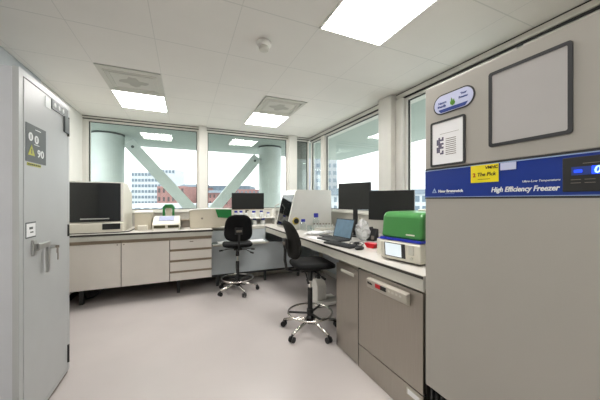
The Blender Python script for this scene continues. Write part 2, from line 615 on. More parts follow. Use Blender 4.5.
building(-18.2, 117, -7.9, 112.5, 12.0, 12, M['pale_facade'], 'tall pale office block with a grid of windows behind the left brace', 9, 9, -7, M['window_far'], .7, .5)
building(-10.7, 135.5, -3.7, 132.5, 15.3, 10, M['pale_facade'], 'slim pale tower rising behind the office block', 5, 8, -3, M['window_far'], .6, .5, name='office_tower')
building(-6.5, 79.2, .2, 76.2, 5.0, 12, M['brick'], 'red brick building left of the far end of the left brace', 6, 4, -4, M['window_far_dark'], .4, .5, name='brick_building')
building(-1.8, 94, 4.8, 91, 5.6, 12, M['brick'], 'red brick building with slate roof right of the left brace', 6, 4, -4, M['window_far'], .4, .5, roof=M['roof_far'], rh=1.2, name='brick_building')
building(5.2, 79.4, 11.5, 77, 3.4, 12, M['brick'], 'red brick building seen under the second brace', 6, 4, -4, M['window_far_dark'], .4, .5, roof=M['roof_far'], rh=.9, name='brick_building')
building(14.8, 91.7, 26.1, 86.7, 5.0, 12, M['brick'], 'long red brick building above the far computer monitor', 9, 4, -4, M['window_far'], .4, .5, name='brick_building')
building(8.8, 170.6, 36, 158.7, 10, 20, M['roof_far'], 'distant grey blue building on the skyline', 10, 3, -2, M['window_far'], .5, .5, name='distant_building')
building(-10.5, 53.5, 3.0, 47.8, .75, 10, M['pale_facade'], 'low pale flat-roofed hall in front of the brick buildings', 10, 2, -5, M['window_far'], .6, .5, name='low_hall')
building(31.5, 73.5, 42.2, 68.9, 24, 12, M['tower_facade'], 'tall gridded apartment tower seen through the right windows', 7, 13, -5, M['window_far'], .62, .5, name='apartment_tower')
building(33.0, 61.9, 39.8, 59.0, 2.6, 8, M['pale_facade'], 'pale house with slate roof in front of the apartment tower', 5, 3, -4, M['window_far'], .5, .6, roof=M['roof_far'], rh=2.0, name='town_house')
building(44.5, 61.5, 52.5, 55.5, 2.9, 8, M['pale_facade'], 'pale terrace with slate roof behind the two right monitors', 8, 3, -4, M['window_far'], .5, .6, roof=M['roof_far'], rh=1.4, name='town_house')
building(43.2, 47, 51.5, 42.6, 2.8, 8, M['pale_facade'], 'pale house with slate roof and large windows beside the freezer', 6, 3, -4, M['window_far'], .6, .6, roof=M['roof_far'], rh=1.2, name='town_house')

# dark blind panel outside the narrow corner window
t = thing('shaft_panel', 'dark grey cladding panel outside the narrow corner window', 'panel', (2.36, 5.60, -.3))
obj('lower_panel', B((2.20, 2.60, 5.56, 5.62, -.29, 2.33)), M['mid_panel'], t)
obj('upper_panel', B((2.20, 2.60, 5.56, 5.62, 2.33, 2.74)), M['dark_panel'], t)

# ---------------------------------------------------------------- left bench
BZ = 0.955          # left bench top
BF = 4.22           # its front
t = thing('bench_top', 'long pale laboratory worktop along the far wall on the left', 'worktop', (-.5, BF, .86))
obj('surface', B((XL + .005, 0.395, BF, YF - .005, .938, BZ)), M['bench_top'], t)
obj('edge', B((XL + .005, 0.40, BF - .006, BF, .928, BZ - .002)), M['bench_edge'], t)
obj('fascia', B((XL + .005, 0.395, BF + .004, BF + .03, .866, .938)), M['fascia'], t)
obj('support_frame', B((XL + .03, 0.385, BF + .05, BF + .09, .86, .936), (XL + .03, 0.385, YF - .1, YF - .06, .86, .936), (.33, .385, BF + .09, YF - .1, .86, .936)), M['fascia'], t)
obj('end_bracket', B((0.355, 0.39, 4.60, YF - .06, 0.24, .86)), M['carcass'], t)
lg = B((-.10, -.055, 4.42, 4.465, 0, .235))
obj('leg', lg, M['black'], t)
obj('leg', B((-1.28, -1.235, 4.42, 4.465, 0, .235)), M['black'], t)


def handle_band(t, x0, x1, z0, z1):
    obj('grip_band', B((x0, x1, BF + .03, BF + .05, z0, z1)), M['band'], t)


for (x0, x1, lab) in ((-1.40, -.777, 'pale laminate base cabinet beside the tall grey cupboard'), (-.773, -.190, 'pale laminate base cabinet left of the drawers')):
    t = thing('base_cabinet', lab, 'cabinet', ((x0 + x1) / 2, BF + .3, .235), 0, 'floating base cabinets under the left bench')
    obj('carcass', B((x0, x1, BF + .05, YF - .15, .237, .858)), M['carcass'], t)
    d = obj('door', B((x0 + .003, x1 - .003, BF + .02, BF + .048, .235, .818)), M['door'], t, bevel=.002)
    s = x1 - .04 if x1 < -.5 else x0 + .03
    obj('lock', T((s, BF + .022, .80), (s, BF + .012, .80), .008), M['carcass'], d)
    handle_band(t, x0, x1, .820, .864)
t = thing('drawer_cabinet', 'pale laminate cabinet with four drawers at the end of the left bench', 'cabinet', (.1, BF + .3, .235))
obj('carcass', B((-.186, .352, BF + .05, YF - .15, .237, .858), (.352, .385, BF + .05, 4.59, .237, .858)), M['carcass'], t)
handle_band(t, -.186, .385, .820, .864)
zs = [(.690, .818), (.535, .655), (.375, .500), (.235, .342)]
for k, (a, b) in enumerate(zs):
    d = obj('drawer', B((-.183, .383, BF + .02, BF + .048, a, b)), M['door'], t, bevel=.002)
    if k == 0:
        obj('lock', B((.075, .125, BF + .014, BF + .022, .785, .795)), M['carcass'], d)
    else:
        handle_band(t, -.186, .385, b + .001, zs[k - 1][0] - .001)
bm = bmesh.new()
path(bm, [(-1.36, 4.75, .22), (-1.33, 4.7, .12), (-1.25, 4.6, .02), (-1.15, 4.52, .06), (-1.02, 4.5, .16), (-.9, 4.55, .21)], .011)
tag(obj('power_cable', bm, M['black'], smooth=True), 'black cable looping to the floor under the left base cabinet', 'cable')

# ---------------------------------------------------------------- low desk and rear ledge
t = thing('low_desk', 'low glass-topped grey desk between the two benches', 'desk', (.8, 4.3, 0))
obj('desktop', B((.41, 1.33, 4.385, 4.615, .670, .694)), mat('desk_glass_top', (176, 190, 186), .12, var=.05), t)
obj('front_edge', B((.41, 1.33, 4.375, 4.385, .664, .697)), M['fascia'], t)
obj('rear_rail', B((.41, 1.33, 4.615, 4.64, .60, .89)), M['grey_wall'], t)
tag(obj('paper_tray', B((1.0, 1.27, 4.40, 4.58, .695, .712)), M['paper']), 'white paper sheet on the low desk near the second bench', 'paper')
tag(obj('writing_pad', B((.50, .78, 4.44, 4.60, .695, .716)), M['paper']), 'white pad on the low desk behind the first chair', 'notepad')

t = thing('kick_panel', 'pale blue grey panel standing under the low desk and corner', 'panel', (1.2, 4.53, 0))
obj('sheet', B((.41, 1.98, 4.52, 4.535, .185, .655)), M['low_panel'], t)
obj('rail', B((.41, 1.98, 4.515, 4.54, .15, .185)), M['skirt_dark'], t)
for x in (.50, 1.30, 1.93):
    obj('foot', B((x - .02, x + .02, 4.51, 4.55, 0, .15)), M['skirt_dark'], t)

t = thing('rear_ledge', 'narrow pale worktop along the window wall behind the low desk', 'worktop', (.9, 4.65, .86))
obj('surface', B((.405, 1.33, 4.645, YF - .025, .92, .937)), M['bench_top'], t)
obj('edge', B((.405, 1.33, 4.638, 4.645, .90, .937)), M['fascia'], t)
obj('apron', B((.405, 1.33, 4.66, 4.68, .80, .90)), M['fascia'], t)

# ---------------------------------------------------------------- right bench
RZ = 0.936
RX = 1.335
t = thing('bench_top', 'long pale laboratory worktop along the right wall, ending at the freezer', 'worktop', (1.6, 3.0, .84))
obj('surface', B((RX, XR - .025, 1.19, YF - .025, .918, RZ)), M['bench_top'], t)
obj('edge', B((RX - .006, RX, 1.19, YF - .6, .916, RZ - .003)), M['bench_edge'], t)
obj('fascia', B((RX + .002, RX + .03, 1.19, YF - .6, .838, .918)), M['fascia'], t)
obj('rear_rail', B((XR - .06, XR - .025, 1.19, YF - .1, .80, .918)), M['fascia'], t)
obj('end_leg', B((XR - .12, XR - .07, 4.50, 4.56, 0, .80)), M['fascia'], t)

# stainless cabinets
CX = 1.345
t = thing('steel_cabinet', 'narrow stainless steel base cabinet left of the glassware washer', 'cabinet', (CX + .3, 2.04, 0))
obj('carcass', B((CX + .025, 1.98, 1.872, 2.212, 0.0, .834)), M['steel'], t)
d = obj('door', B((CX, CX + .022, 1.868, 2.214, .012, .800)), M['steel'], t, bevel=.002)
obj('grip', B((CX - .006, CX, 1.92, 2.13, .735, .765)), M['fascia'], d, bevel=.003)

t = thing('glassware_washer', 'stainless steel laboratory glassware washer under the right bench', 'dishwasher', (CX + .3, 1.5, 0))
obj('body', B((CX + .03, 1.98, 1.20, 1.860, 0.0, .834)), M['steel'], t)
d = obj('door', B((CX, CX + .026, 1.20, 1.858, .197, .822)), M['steel'], t, bevel=.002)
obj('plinth', B((CX, CX + .026, 1.20, 1.858, .0, .190)), M['steel'], t, bevel=.002)
obj('seam', B((CX + .012, CX + .03, 1.20, 1.858, .188, .199), (CX + .004, CX + .03, 1.858, 1.868, 0, .83)), M['gasket'], t)
cp = obj('control_panel', Pm([(CX, .795), (CX - .036, .787), (CX - .030, .725), (CX, .708)], 'y', 1.30, 1.71), mat('washer_panel_plastic', (178, 172, 160), .4), t, bevel=.003)
obj('display', B((CX - .040, CX - .030, 1.545, 1.600, .748, .776)), M['red'], cp)
obj('display', B((CX - .040, CX - .030, 1.49, 1.545, .748, .776)), M['gasket'], cp)
for k in range(5):
    y = 1.345 + .035 * k
    obj('button', B((CX - .036, CX - .031, y, y + .018, .755, .767)), M['fascia'], cp)
text('brand_mark', 'Miele', .026, M['gasket'], (CX - .0365, 1.695, .752), (0, -1, 0), (0, 0, 1), cp, bold=.0006)
obj('rating_label', B((CX - .002, CX, 1.215, 1.33, .128, .172)), M['fascia'], t)
obj('rating_label', B((CX - .002, CX, 1.225, 1.32, .134, .166)), M['paper'], t).location.x = -.0012

# ---------------------------------------------------------------- freezer
FX = 1.31
FT = 2.050
t = thing('upright_freezer', 'tall beige laboratory freezer with a blue front strip', 'freezer', (1.75, .62, 0))
fz = t
obj('cabinet', B((FX + .035, 2.24, .10, 1.14, .305, FT)), M['freezer'], t, bevel=.006)
obj('door', B((FX, FX + .033, .10, 1.152, .312, 1.415)), M['freezer'], t, bevel=.005)
obj('upper_panel', B((FX, FX + .033, .10, 1.152, 1.58, FT)), M['freezer'], t, bevel=.004)
st = obj('control_strip', B((FX - .002, FX + .033, .10, 1.152, 1.418, 1.566)), M['strip_blue'], t)
obj('strip_border', B((FX - .001, FX + .033, .10, 1.152, 1.570, 1.580), (FX - .001, FX + .033, .10, 1.152, 1.407, 1.416)), M['freezer_dark'], t)
obj('silver_line', B((FX - .004, FX, .10, 1.152, 1.5665, 1.5705), (FX - .004, FX, .10, 1.152, 1.4155, 1.4185)), M['silver_line'], st)
bm = bmesh.new()
k = .10
while k < 1.13:
    box(bm, FX + .02, FX + .05, k, k + .014, .03, .29)
    k += .034
obj('base_grille', bm, M['gasket'], t)
obj('base', B((FX + .05, 2.24, .11, 1.13, .02, .304)), M['freezer_dark'], t)
for x in (FX + .1, 2.14):
    for y in (.18, 1.05):
        obj('foot', T((x, y, 0), (x, y, .022), .025), M['black'], t)
fx = FX - .002
xd, yd = (0, -1, 0), (0, 0, 1)
text('range_name', 'High Efficiency Freezer', .031, M['sign_white'], (fx - .001, .782, 1.437), xd, yd, st, shear=.25, bold=.0008, width=.247)
text('type_name', 'Ultra-Low Temperature', .0125, M['sign_white'], (fx - .001, .658, 1.474), xd, yd, st, shear=.25, width=.123)
text('maker_name', 'New Brunswick', .020, M['sign_white'], (fx - .001, 1.062, 1.442), xd, yd, st, bold=.0006, width=.145)
bm = bmesh.new()
prism(bm, [(1.102, 1.440), (1.072, 1.440), (1.087, 1.466)], 'x', fx - .0018, fx - .0004)
obj('maker_emblem', bm, M['silver_line'], st)
obj('emblem_core', Pm([(1.093, 1.444), (1.081, 1.444), (1.087, 1.455)], 'x', fx - .0026, fx - .0016), M['strip_blue'], st)
obj('underline', B((fx - .0014, fx, .965, 1.02, 1.434, 1.4355)), M['silver_line'], st)
cp = obj('control_display', B((FX - .006, FX, .11, .527, 1.430, 1.556)), M['gasket'], t, bevel=.003)
obj('display_window', B((FX - .008, FX - .006, .36, .50, 1.490, 1.520)), M['navy'], cp)
obj('status_lamp', B((FX - .010, FX - .008, .471, .492, 1.499, 1.509)), M['display_blue'], cp)
obj('digit_field', B((FX - .0092, FX - .008, .37, .446, 1.491, 1.519)), M['display_blue'], cp)
text('digits', '0', .036, M['display_digit'], (FX - .0105, .441, 1.494), xd, yd, cp, shear=.15, bold=.0008)
for (a, b, c_, d_) in ((.475, .502, 1.473, 1.475), (.438, .465, 1.473, 1.475), (.475, .502, 1.461, 1.463), (.438, .465, 1.461, 1.463), (.38, .47, 1.530, 1.532)):
    obj('legend', B((FX - .007, FX - .006, a, b, c_, d_)), M['carcass'], cp)
# yellow handwritten sticker, pale label
yl = obj('handwritten_label', B((FX - .005, FX - .003, .749, .876, 1.484, 1.567)), M['yellow'], t)
text('handwriting', 'VMHC', .020, M['ink'], (FX - .0055, .808, 1.546), xd, yd, yl, shear=.2, bold=.0003)
text('handwriting', '2', .026, M['ink_red'], (FX - .0055, .865, 1.512), xd, yd, yl, bold=.001)
text('handwriting', 'The Pick', .024, M['ink'], (FX - .0055, .845, 1.514), xd, yd, yl, shear=.2, bold=.0004)
obj('handwriting_line', B((FX - .0055, FX - .005, .785, .842, 1.498, 1.500)), M['ink'], yl)
obj('pale_label', B((FX - .005, FX - .003, .679, .741, 1.533, 1.565)), M['lavender'], t)
# oval sticker (stadium) with leaf


def stadium(cy, cz, hw, hh, n=14):
    return rrect(cy - hw, cy + hw, cz - hh, cz + hh, hh - .0001, n)


ov = obj('oval_sticker', Pm(stadium(.975, 1.926, .118, .055), 'x', FX - .003, FX), M['freezer_dark'], t)
obj('sticker_field', Pm(stadium(.975, 1.926, .111, .048), 'x', FX - .0042, FX - .003), M['lavender'], ov)
obj('sticker_band', Pm([(.975 - .085, 1.899), (.975 + .085, 1.899), (.975 + .07, 1.881), (.975 - .07, 1.881)], 'x', FX - .0052, FX - .0042), M['navy'], ov)
for a, l_ in ((-28, .030), (-8, .045), (16, .036), (38, .026)):
    a = math.radians(a)
    base = Vector((.975, 1.902))
    d = Vector((-math.sin(a), math.cos(a)))
    n_ = Vector((d.y, -d.x))
    pts = [base, base + d * l_ * .5 + n_ * .006, base + d * l_, base + d * l_ * .5 - n_ * .006]
    obj('leaf', Pm([tuple(p) for p in pts], 'x', FX - .0056, FX - .0042), M['leaf_print'], ov)
text('sticker_text', 'Nature', .017, M['navy'], (FX - .0048, 1.060, 1.929), xd, yd, ov, bold=.0004)
text('sticker_text', 'friendly', .017, M['navy'], (FX - .0048, 1.064, 1.910), xd, yd, ov, bold=.0004)
text('sticker_text', 'Your', .016, M['navy'], (FX - .0048, .930, 1.944), xd, yd, ov, bold=.0004)
text('sticker_text', 'Freezer', .016, M['navy'], (FX - .0048, .940, 1.925), xd, yd, ov, bold=.0004)


def pocket(y0, y1, z0, z1, wdt, sheet, label, r):
    t = thing('magnetic_frame', label, 'document frame', (FX, (y0 + y1) / 2, z0), 0)
    bm = bmesh.new()
    out, inn = rrect(y0, y1, z0, z1, r), rrect(y0 + wdt, y1 - wdt, z0 + wdt, z1 - wdt, r * .5)
    n = len(out)
    rings = []
    for X in (FX - .007, FX - .0005):
        rings.append(([bm.verts.new((X, p[0], p[1])) for p in out], [bm.verts.new((X, p[0], p[1])) for p in inn]))
    for i in range(n):
        j = (i + 1) % n
        (a, b), (c, d_) = rings
        bm.faces.new((a[i], a[j], b[j], b[i]))
        bm.faces.new((c[i], c[j], d_[j], d_[i]))
        bm.faces.new((a[i], a[j], c[j], c[i]))
        bm.faces.new((b[i], b[j], d_[j], d_[i]))
    obj('border', bm, M['freezer_dark'], t)
    obj('sheet', B((FX - .004, FX - .0006, y0 + wdt * .8, y1 - wdt * .8, z0 + wdt * .8, z1 - wdt * .8)), sheet, t)
    return t


pocket(.497, .791, 1.645, 1.989, .014, M['sheet_metal'], 'large empty document frame with black border on the freezer', .012)
t = pocket(.905, 1.111, 1.587, 1.839, .011, M['paper'], 'small black framed notice with printed text on the freezer', .012)
obj('printed_text', B(*[(FX - .0046, FX - .004, .955, 1.015, 1.73 - .0105 * k, 1.7335 - .0105 * k) for k in range(9)], (FX - .0046, FX - .004, .94, 1.05, 1.763, 1.7645)), M['carcass'], t)
bm = bmesh.new()
for i in range(4):
    for j in range(9):
        if random.random() < .68:
            box(bm, FX - .0046, FX - .004, 1.028 + i * .011, 1.038 + i * .011, 1.652 + j * .0105, 1.662 + j * .0105)
obj('printed_picture', bm, mat('print_purple', (92, 86, 110), .7), t)

# ---------------------------------------------------------------- tall grey safety cupboard
KX = -.856
t = thing('safety_cupboard', 'tall light grey steel safety cupboard at the left edge', 'cupboard', (-1.15, 2.38, 0))
ck = t
obj('carcass', B((XL + .012, KX - .03, 2.022, 2.745, .03, 2.155)), M['cupboard_side'], t, bevel=.004)
obj('frame', B((KX - .03, KX - .002, 2.02, 2.062, .03, 2.158), (KX - .03, KX - .002, 2.708, 2.747, .03, 2.158), (KX - .03, KX - .002, 2.062, 2.708, 2.122, 2.158), (KX - .03, KX - .002, 2.062, 2.708, .03, .055)), M['cupboard'], t)
obj('plinth', B((XL + .02, KX - .012, 2.03, 2.74, 0, .03)), M['carcass'], t)
dr = obj('door', B((KX - .024, KX, 2.068, 2.702, .06, 2.114)), M['cupboard'], t, bevel=.002)
obj('door_gap', B((KX - .028, KX - .006, 2.062, 2.708, 2.114, 2.122), (KX - .028, KX - .006, 2.062, 2.068, .055, 2.114), (KX - .028, KX - .006, 2.702, 2.708, .055, 2.114), (KX - .028, KX - .006, 2.068, 2.702, .055, .060)), M['gasket'], t)
for a, b in ((1.11, 1.205), (1.91, 2.06), (.10, .24)):
    obj('hinge', T((KX + .005, 2.704, a), (KX + .005, 2.704, b), .007), M['gasket'], t)
# door closer with its labels
obj('closer_label', B((KX, KX + .003, 2.325, 2.405, 2.03, 2.10)), M['sign_white'], dr)
cl = obj('closer_plate', B((KX, KX + .006, 2.415, 2.695, 2.045, 2.112)), M['sign_grey'], dr)
for y in (2.46, 2.53, 2.60):
    obj('closer_mark', T((KX + .006, y, 2.08), (KX + .0075, y, 2.08), .017), M['sign_white'], cl)
obj('closer_arm', B((KX + .001, KX + .012, 2.62, 2.70, 1.93, 2.05)), M['sign_grey'], dr)
# hazard sign
sg = obj('hazard_sign', B((KX, KX + .0025, 2.084, 2.332, 1.632, 1.862)), M['sign_grey'], dr)
for y, z in ((2.135, 1.785), (2.205, 1.778)):
    obj('round_symbol', T((KX + .002, y, z), (KX + .004, y, z), .026, seg=24), M['sign_white'], sg)
    obj('symbol_bar', B((KX + .0038, KX + .0048, y - .004, y + .004, z - .014, z + .014)), M['sign_grey'], sg)
obj('warning_triangle', Pm([(2.105, 1.672), (2.185, 1.672), (2.145, 1.738)], 'x', KX + .002, KX + .004), M['sign_yellow'], sg)
obj('triangle_mark', B((KX + .0038, KX + .0048, 2.141, 2.149, 1.682, 1.712)), M['sign_grey'], sg)
text('sign_number', '90', .068, M['sign_white'], (KX + .0026, 2.215, 1.672), (0, 1, 0), (0, 0, 1), sg, bold=.0015, width=.085)
obj('sign_lines', B((KX + .002, KX + .0035, 2.19, 2.26, 1.836, 1.841), (KX + .002, KX + .0035, 2.175, 2.24, 1.742, 1.746)), M['sign_white'], sg)
obj('yellow_label', B((KX, KX + .002, 2.100, 2.265, 1.608, 1.626)), M['sign_yellow'], dr)
obj('label_text', B(*[(KX + .002, KX + .0028, 2.11 + .022 * k, 2.125 + .022 * k, 1.613, 1.621) for k in range(7)]), M['gasket'], dr)
sm = obj('notice_label', B((KX, KX + .002, 2.084, 2.200, 1.170, 1.266)), M['sign_grey'], dr)
obj('notice_field', B((KX + .002, KX + .003, 2.090, 2.194, 1.178, 1.258)), M['paper'], sm)
obj('notice_mark', B((KX + .003, KX + .004, 2.12, 2.16, 1.222, 1.236), (KX + .003, KX + .004, 2.13, 2.165, 1.20, 1.208)), M['sign_grey'], sm)
# lever handle and key
hp = obj('handle_plate', B((KX, KX + .016, 2.145, 2.178, 1.055, 1.155)), M['nickel'], dr, bevel=.004)
bm = bmesh.new()
box(bm, KX + .016, KX + .038, 2.148, 2.176, 1.088, 1.134)
box(bm, KX + .022, KX + .042, 2.148, 2.292, 1.092, 1.130)
box(bm, KX + .023, KX + .040, 2.264, 2.292, .925, 1.092)
obj('lever', bm, M['nickel'], hp, bevel=.004)
obj('lock_cylinder', T((KX, 2.40, 1.075), (KX + .03, 2.40, 1.075), .014), M['nickel'], dr)
obj('key', B((KX + .03, KX + .05, 2.397, 2.403, 1.066, 1.084), (KX + .038, KX + .042, 2.390, 2.412, 1.03, 1.07), (KX + .038, KX + .042, 2.404, 2.414, .98, 1.03)), M['carcass'], dr)

# ---------------------------------------------------------------- drafting chairs
def make_chair(label, back_mat):
    t = thing('drafting_chair', label, 'chair', (0, 0, 0), 0, 'black drafting chairs')
    # local: faces +X
    for k in range(5):
        a = math.radians(50 + 72 * k)
        c_, s_ = math.cos(a), math.sin(a)
        bm = bmesh.new()
        path(bm, [(.03 * c_, .03 * s_, .125), (.16 * c_, .16 * s_, .105), (.30 * c_, .30 * s_, .075)], .016, 10)
        lg_ = obj('leg', bm, M['chrome'], t, world=False, smooth=True)
        bm = bmesh.new()
        wx, wy = .305 * c_, .305 * s_
        tube(bm, (wx, wy, .04), (wx, wy, .08), .008)
        for q in (-1, 1):
            ax = Vector((-s_, c_, 0))
            p = Vector((wx, wy, .030))
            tube(bm, p + ax * q * .008, p + ax * q * .028, .029, seg=20)
        obj('caster', bm, M['black'], lg_, world=False, bevel=.003)
    obj('hub', L([(.036, .085), (.042, .10), (.042, .145), (.03, .165)]), M['black'], t, world=False)
    obj('column_sleeve', L([(.026, .16), (.026, .46), (.021, .462)]), M['black'], t, world=False)
    obj('gas_lift', T((0, 0, .46), (0, 0, .60), .013), M['chrome'], t, world=False)
    obj('upper_sleeve', T((0, 0, .54), (0, 0, .65), .027), M['black'], t, world=False)
    bm = bmesh.new()
    path(bm, [(.235 * math.cos(2 * PI * k / 40), .235 * math.sin(2 * PI * k / 40), .200) for k in range(40)], .011, 8, closed=True)
    obj('foot_ring', bm, M['chrome'], t, world=False, smooth=True)
    bm = bmesh.new()
    for k in range(3):
        a = math.radians(40 + 120 * k)
        path(bm, [(.02 * math.cos(a), .02 * math.sin(a), .19), (.228 * math.cos(a), .228 * math.sin(a), .198)], .012, 8)
    tube(bm, (0, 0, .18), (0, 0, .235), .036)
    obj('ring_spokes', bm, M['black'], t, world=False)
    # mechanism and levers
    obj('mechanism', B((-.12, .10, -.06, .06, .645, .672)), M['black'], t, world=False, bevel=.006)
    for (a, b) in (((.02, .05, .65), (.05, .235, .625)), ((.02, -.05, .65), (.05, -.235, .625)), ((-.08, -.05, .65), (-.10, -.20, .60))):
        bm = bmesh.new()
        path(bm, [a, ((a[0] + b[0]) / 2, (a[1] + b[1]) / 2, a[2] - .005), b], .006, 8)
        av = Vector(a); bv = Vector(b)
        d = (bv - av).normalized()
        tube(bm, bv - d * .02, bv + d * .035, .013)
        obj('lever', bm, M['black'], t, world=False)
    # seat: rounded cushion
    bm = bmesh.new()
    N = 36
    prof = [(.0, .690), (.85, .693), (.96, .702), (1.0, .722), (.98, .740), (.9, .752), (.6, .744), (.0, .738)]
    rings = []
    for s, z in prof:
        ring = []
        for k in range(N):
            a = 2 * PI * k / N
            ca, sa = math.cos(a), math.sin(a)
            ex = .55
            x = .225 * math.copysign(abs(ca) ** ex, ca)
            y = .225 * math.copysign(abs(sa) ** ex, sa)
            zz = z - (.018 * max(0, ca) ** 3 if s > .7 else 0)
            ring.append(bm.verts.new((.02 + x * max(s, .01), y * max(s, .01), zz)))
        rings.append(ring)
    for i in range(len(prof) - 1):
        for k in range(N):
            bm.faces.new((rings[i][k], rings[i][(k + 1) % N], rings[i + 1][(k + 1) % N], rings[i + 1][k]))
    bm.faces.new(rings[0][::-1]); bm.faces.new(rings[-1])
    obj('seat', bm, M['black_soft'], t, world=False, smooth=True)
    # backrest: superellipse pad, curved around the sitter
    bm = bmesh.new()
    rings = []
    prof = [(0, .022), (.8, .022), (.95, .016), (1.0, 0), (.95, -.016), (.8, -.022), (0, -.022)]
    for s, dx in prof:
        ring = []
        for k in range(N):
            a = 2 * PI * k / N
            ca, sa = math.cos(a), math.sin(a)
            y = .200 * math.copysign(abs(ca) ** .62, ca) * max(s, .01)
            z = .20 * math.copysign(abs(sa) ** .62, sa) * max(s, .01)
            y *= 1 - .10 * (z / .2)
            lean = -.10 * (z / .2) * .32 + .012 * math.cos(z / .2 * PI)
            ring.append(bm.verts.new((-.235 + dx + lean + y * y * 1.1, y, .99 + z)))
        rings.append(ring)
    for i in range(len(prof) - 1):
        for k in range(N):
            bm.faces.new((rings[i][k], rings[i][(k + 1) % N], rings[i + 1][(k + 1) % N], rings[i + 1][k]))
    bm.faces.new(rings[0][::-1]); bm.faces.new(rings[-1])
    obj('backrest', bm, back_mat, t, world=False, smooth=True)
    bm = bmesh.new()
    path(bm, [(-.10, 0, .655), (-.20, 0, .655), (-.262, 0, .68), (-.280, 0, .78), (-.275, 0, .95)], .016, 8)
    box(bm, -.285, -.262, -.055, .055, .90, 1.0)
    br = obj('back_bracket', bm, M['black'], t, world=False)
    bm = bmesh.new()
    box(bm, -.298, -.284, -.04, .04, .935, .965)
    obj('back_knob', bm, M['carcass'], br, world=False, bevel=.005)
    return t


ch1 = make_chair('black drafting chair tucked at the low desk, seen from behind', M['black_soft'])
ch1.location = (.755, 4.15, 0)
ch1.rotation_euler = (0, 0, math.radians(84))
ch2 = copy_tree(ch1)
ch2['label'] = 'black drafting chair in front of the steel cabinet, seen from the side'
ch2.location = (1.24, 2.58, 0)
ch2.rotation_euler = (0, 0, math.radians(-5))
for c in ch2.children:
    if c.name.startswith('leg'):
        c.rotation_euler = (0, 0, math.radians(20))      # the base stands turned on its swivel
    if c.name.startswith('backrest'):
        c.data = c.data.copy()
        c.data.materials[0] = M['charcoal_soft']

# ---------------------------------------------------------------- things on the left bench
z = BZ + .001
t = thing('hood_cabinet', 'cream tabletop hood with a wide black glass front beside the cupboard', 'instrument', (-1.1, 4.6, z))
x0, x1 = -1.40, -.775
obj('body', Pm([(4.36, z), (4.36, 1.085), (4.40, 1.10), (4.40, 1.645), (4.72, 1.645), (5.08, 1.50), (5.08, z)], 'x', x0, x1), M['cream'], t, bevel=.01)
gf = obj('glass_front', B((x0 + .012, x1 - .03, 4.378, 4.402, 1.108, 1.632)), M['dark_gloss'], t, bevel=.004)
obj('pull_bar', T((x0 + .15, 4.362, 1.147), (x1 - .16, 4.362, 1.147), .008), M['nickel'], gf)
obj('glass_rim', B((x0 + .004, x1 - .004, 4.385, 4.41, 1.632, 1.648), (x1 - .03, x1 - .004, 4.385, 4.402, 1.10, 1.632)), M['frame'], t)
obj('touch_screen', B((x1 - .235, x1 - .03, 4.352, 4.362, 1.0, 1.08)), M['screen_off'], t, bevel=.002)
obj('base_feet', B((x0 + .03, x0 + .08, 4.37, 4.42, z - .0005, z + .012)), M['black'], t)
bm = bmesh.new()
path(bm, [(-1.38, 4.31, z + .006), (-1.1, 4.30, z + .006), (-.85, 4.30, z + .006), (-.72, 4.36, z + .006), (-.70, 4.42, z + .006), (-.695, 4.60, z + .006), (-.695, 4.80, z + .006)], .0065)
tag(obj('power_cable', bm, M['black'], smooth=True), 'black cable along the left bench edge in front of the hood', 'cable')

t = thing('block_heater', 'small cream box instrument between the hood and the green handled unit', 'instrument', (-.55, 4.65, z))
obj('body', B((-.665, -.445, 4.55, 4.76, z, 1.205)), M['cream_dark'], t, bevel=.008)
obj('lid', B((-.67, -.44, 4.545, 4.765, 1.205, 1.235)), M['white'], t, bevel=.008)
obj('front_block', B((-.62, -.49, 4.49, 4.55, z, 1.03)), M['cream'], t, bevel=.006)

t = thing('thermal_cycler', 'white bench instrument with lilac screen and two dark front slots', 'instrument', (-.23, 4.5, z))
x0, x1 = -.415, -.055
obj('body', Pm([(4.30, z), (4.30, 1.05), (4.36, 1.085), (4.56, 1.15), (4.72, 1.15), (4.72, z)], 'x', x0, x1), M['cream'], t, bevel=.012)
bm = bmesh.new()
prism(bm, [(4.375, 1.094), (4.545, 1.149), (4.543, 1.155), (4.373, 1.100)], 'x', -.34, -.135)
obj('screen', bm, M['lcd_dim'], t)
for a in (-.395, -.215):
    obj('slot', B((a, a + .145, 4.290, 4.301, .998, 1.034)), mat('slot_brown', (70, 66, 40), .6), t)
obj('foot_rail', B((x0 + .02, x1 - .02, 4.292, 4.302, z + .001, .985)), M['white'], t)
t = thing('tube_rack', 'green wire carrier standing behind the white instrument', 'rack', (-.2, 4.85, z))
bm = bmesh.new()
for y in (4.80, 4.90):
    path(bm, [(-.30, y, z + .018), (-.30, y, 1.29), (-.28, y, 1.315), (-.18, y, 1.315), (-.16, y, 1.29), (-.16, y, z + .018)], .016)
obj('frame', bm, M['green_dark'], t)
obj('top_bar', B((-.29, -.17, 4.80, 4.90, 1.27, 1.30)), M['green'], t)
obj('inner_block', B((-.27, -.19, 4.82, 4.88, z, 1.269)), M['cream_dark'], t)

t = thing('grey_box', 'low grey box between the white instrument and the long beige unit', 'box', (.03, 4.8, z))
obj('body', B((-.05, .12, 4.74, 4.92, z, 1.06)), M['carcass'], t, bevel=.004)
obj('lid', B((-.053, .123, 4.735, 4.925, 1.06, 1.075)), M['band'], t)

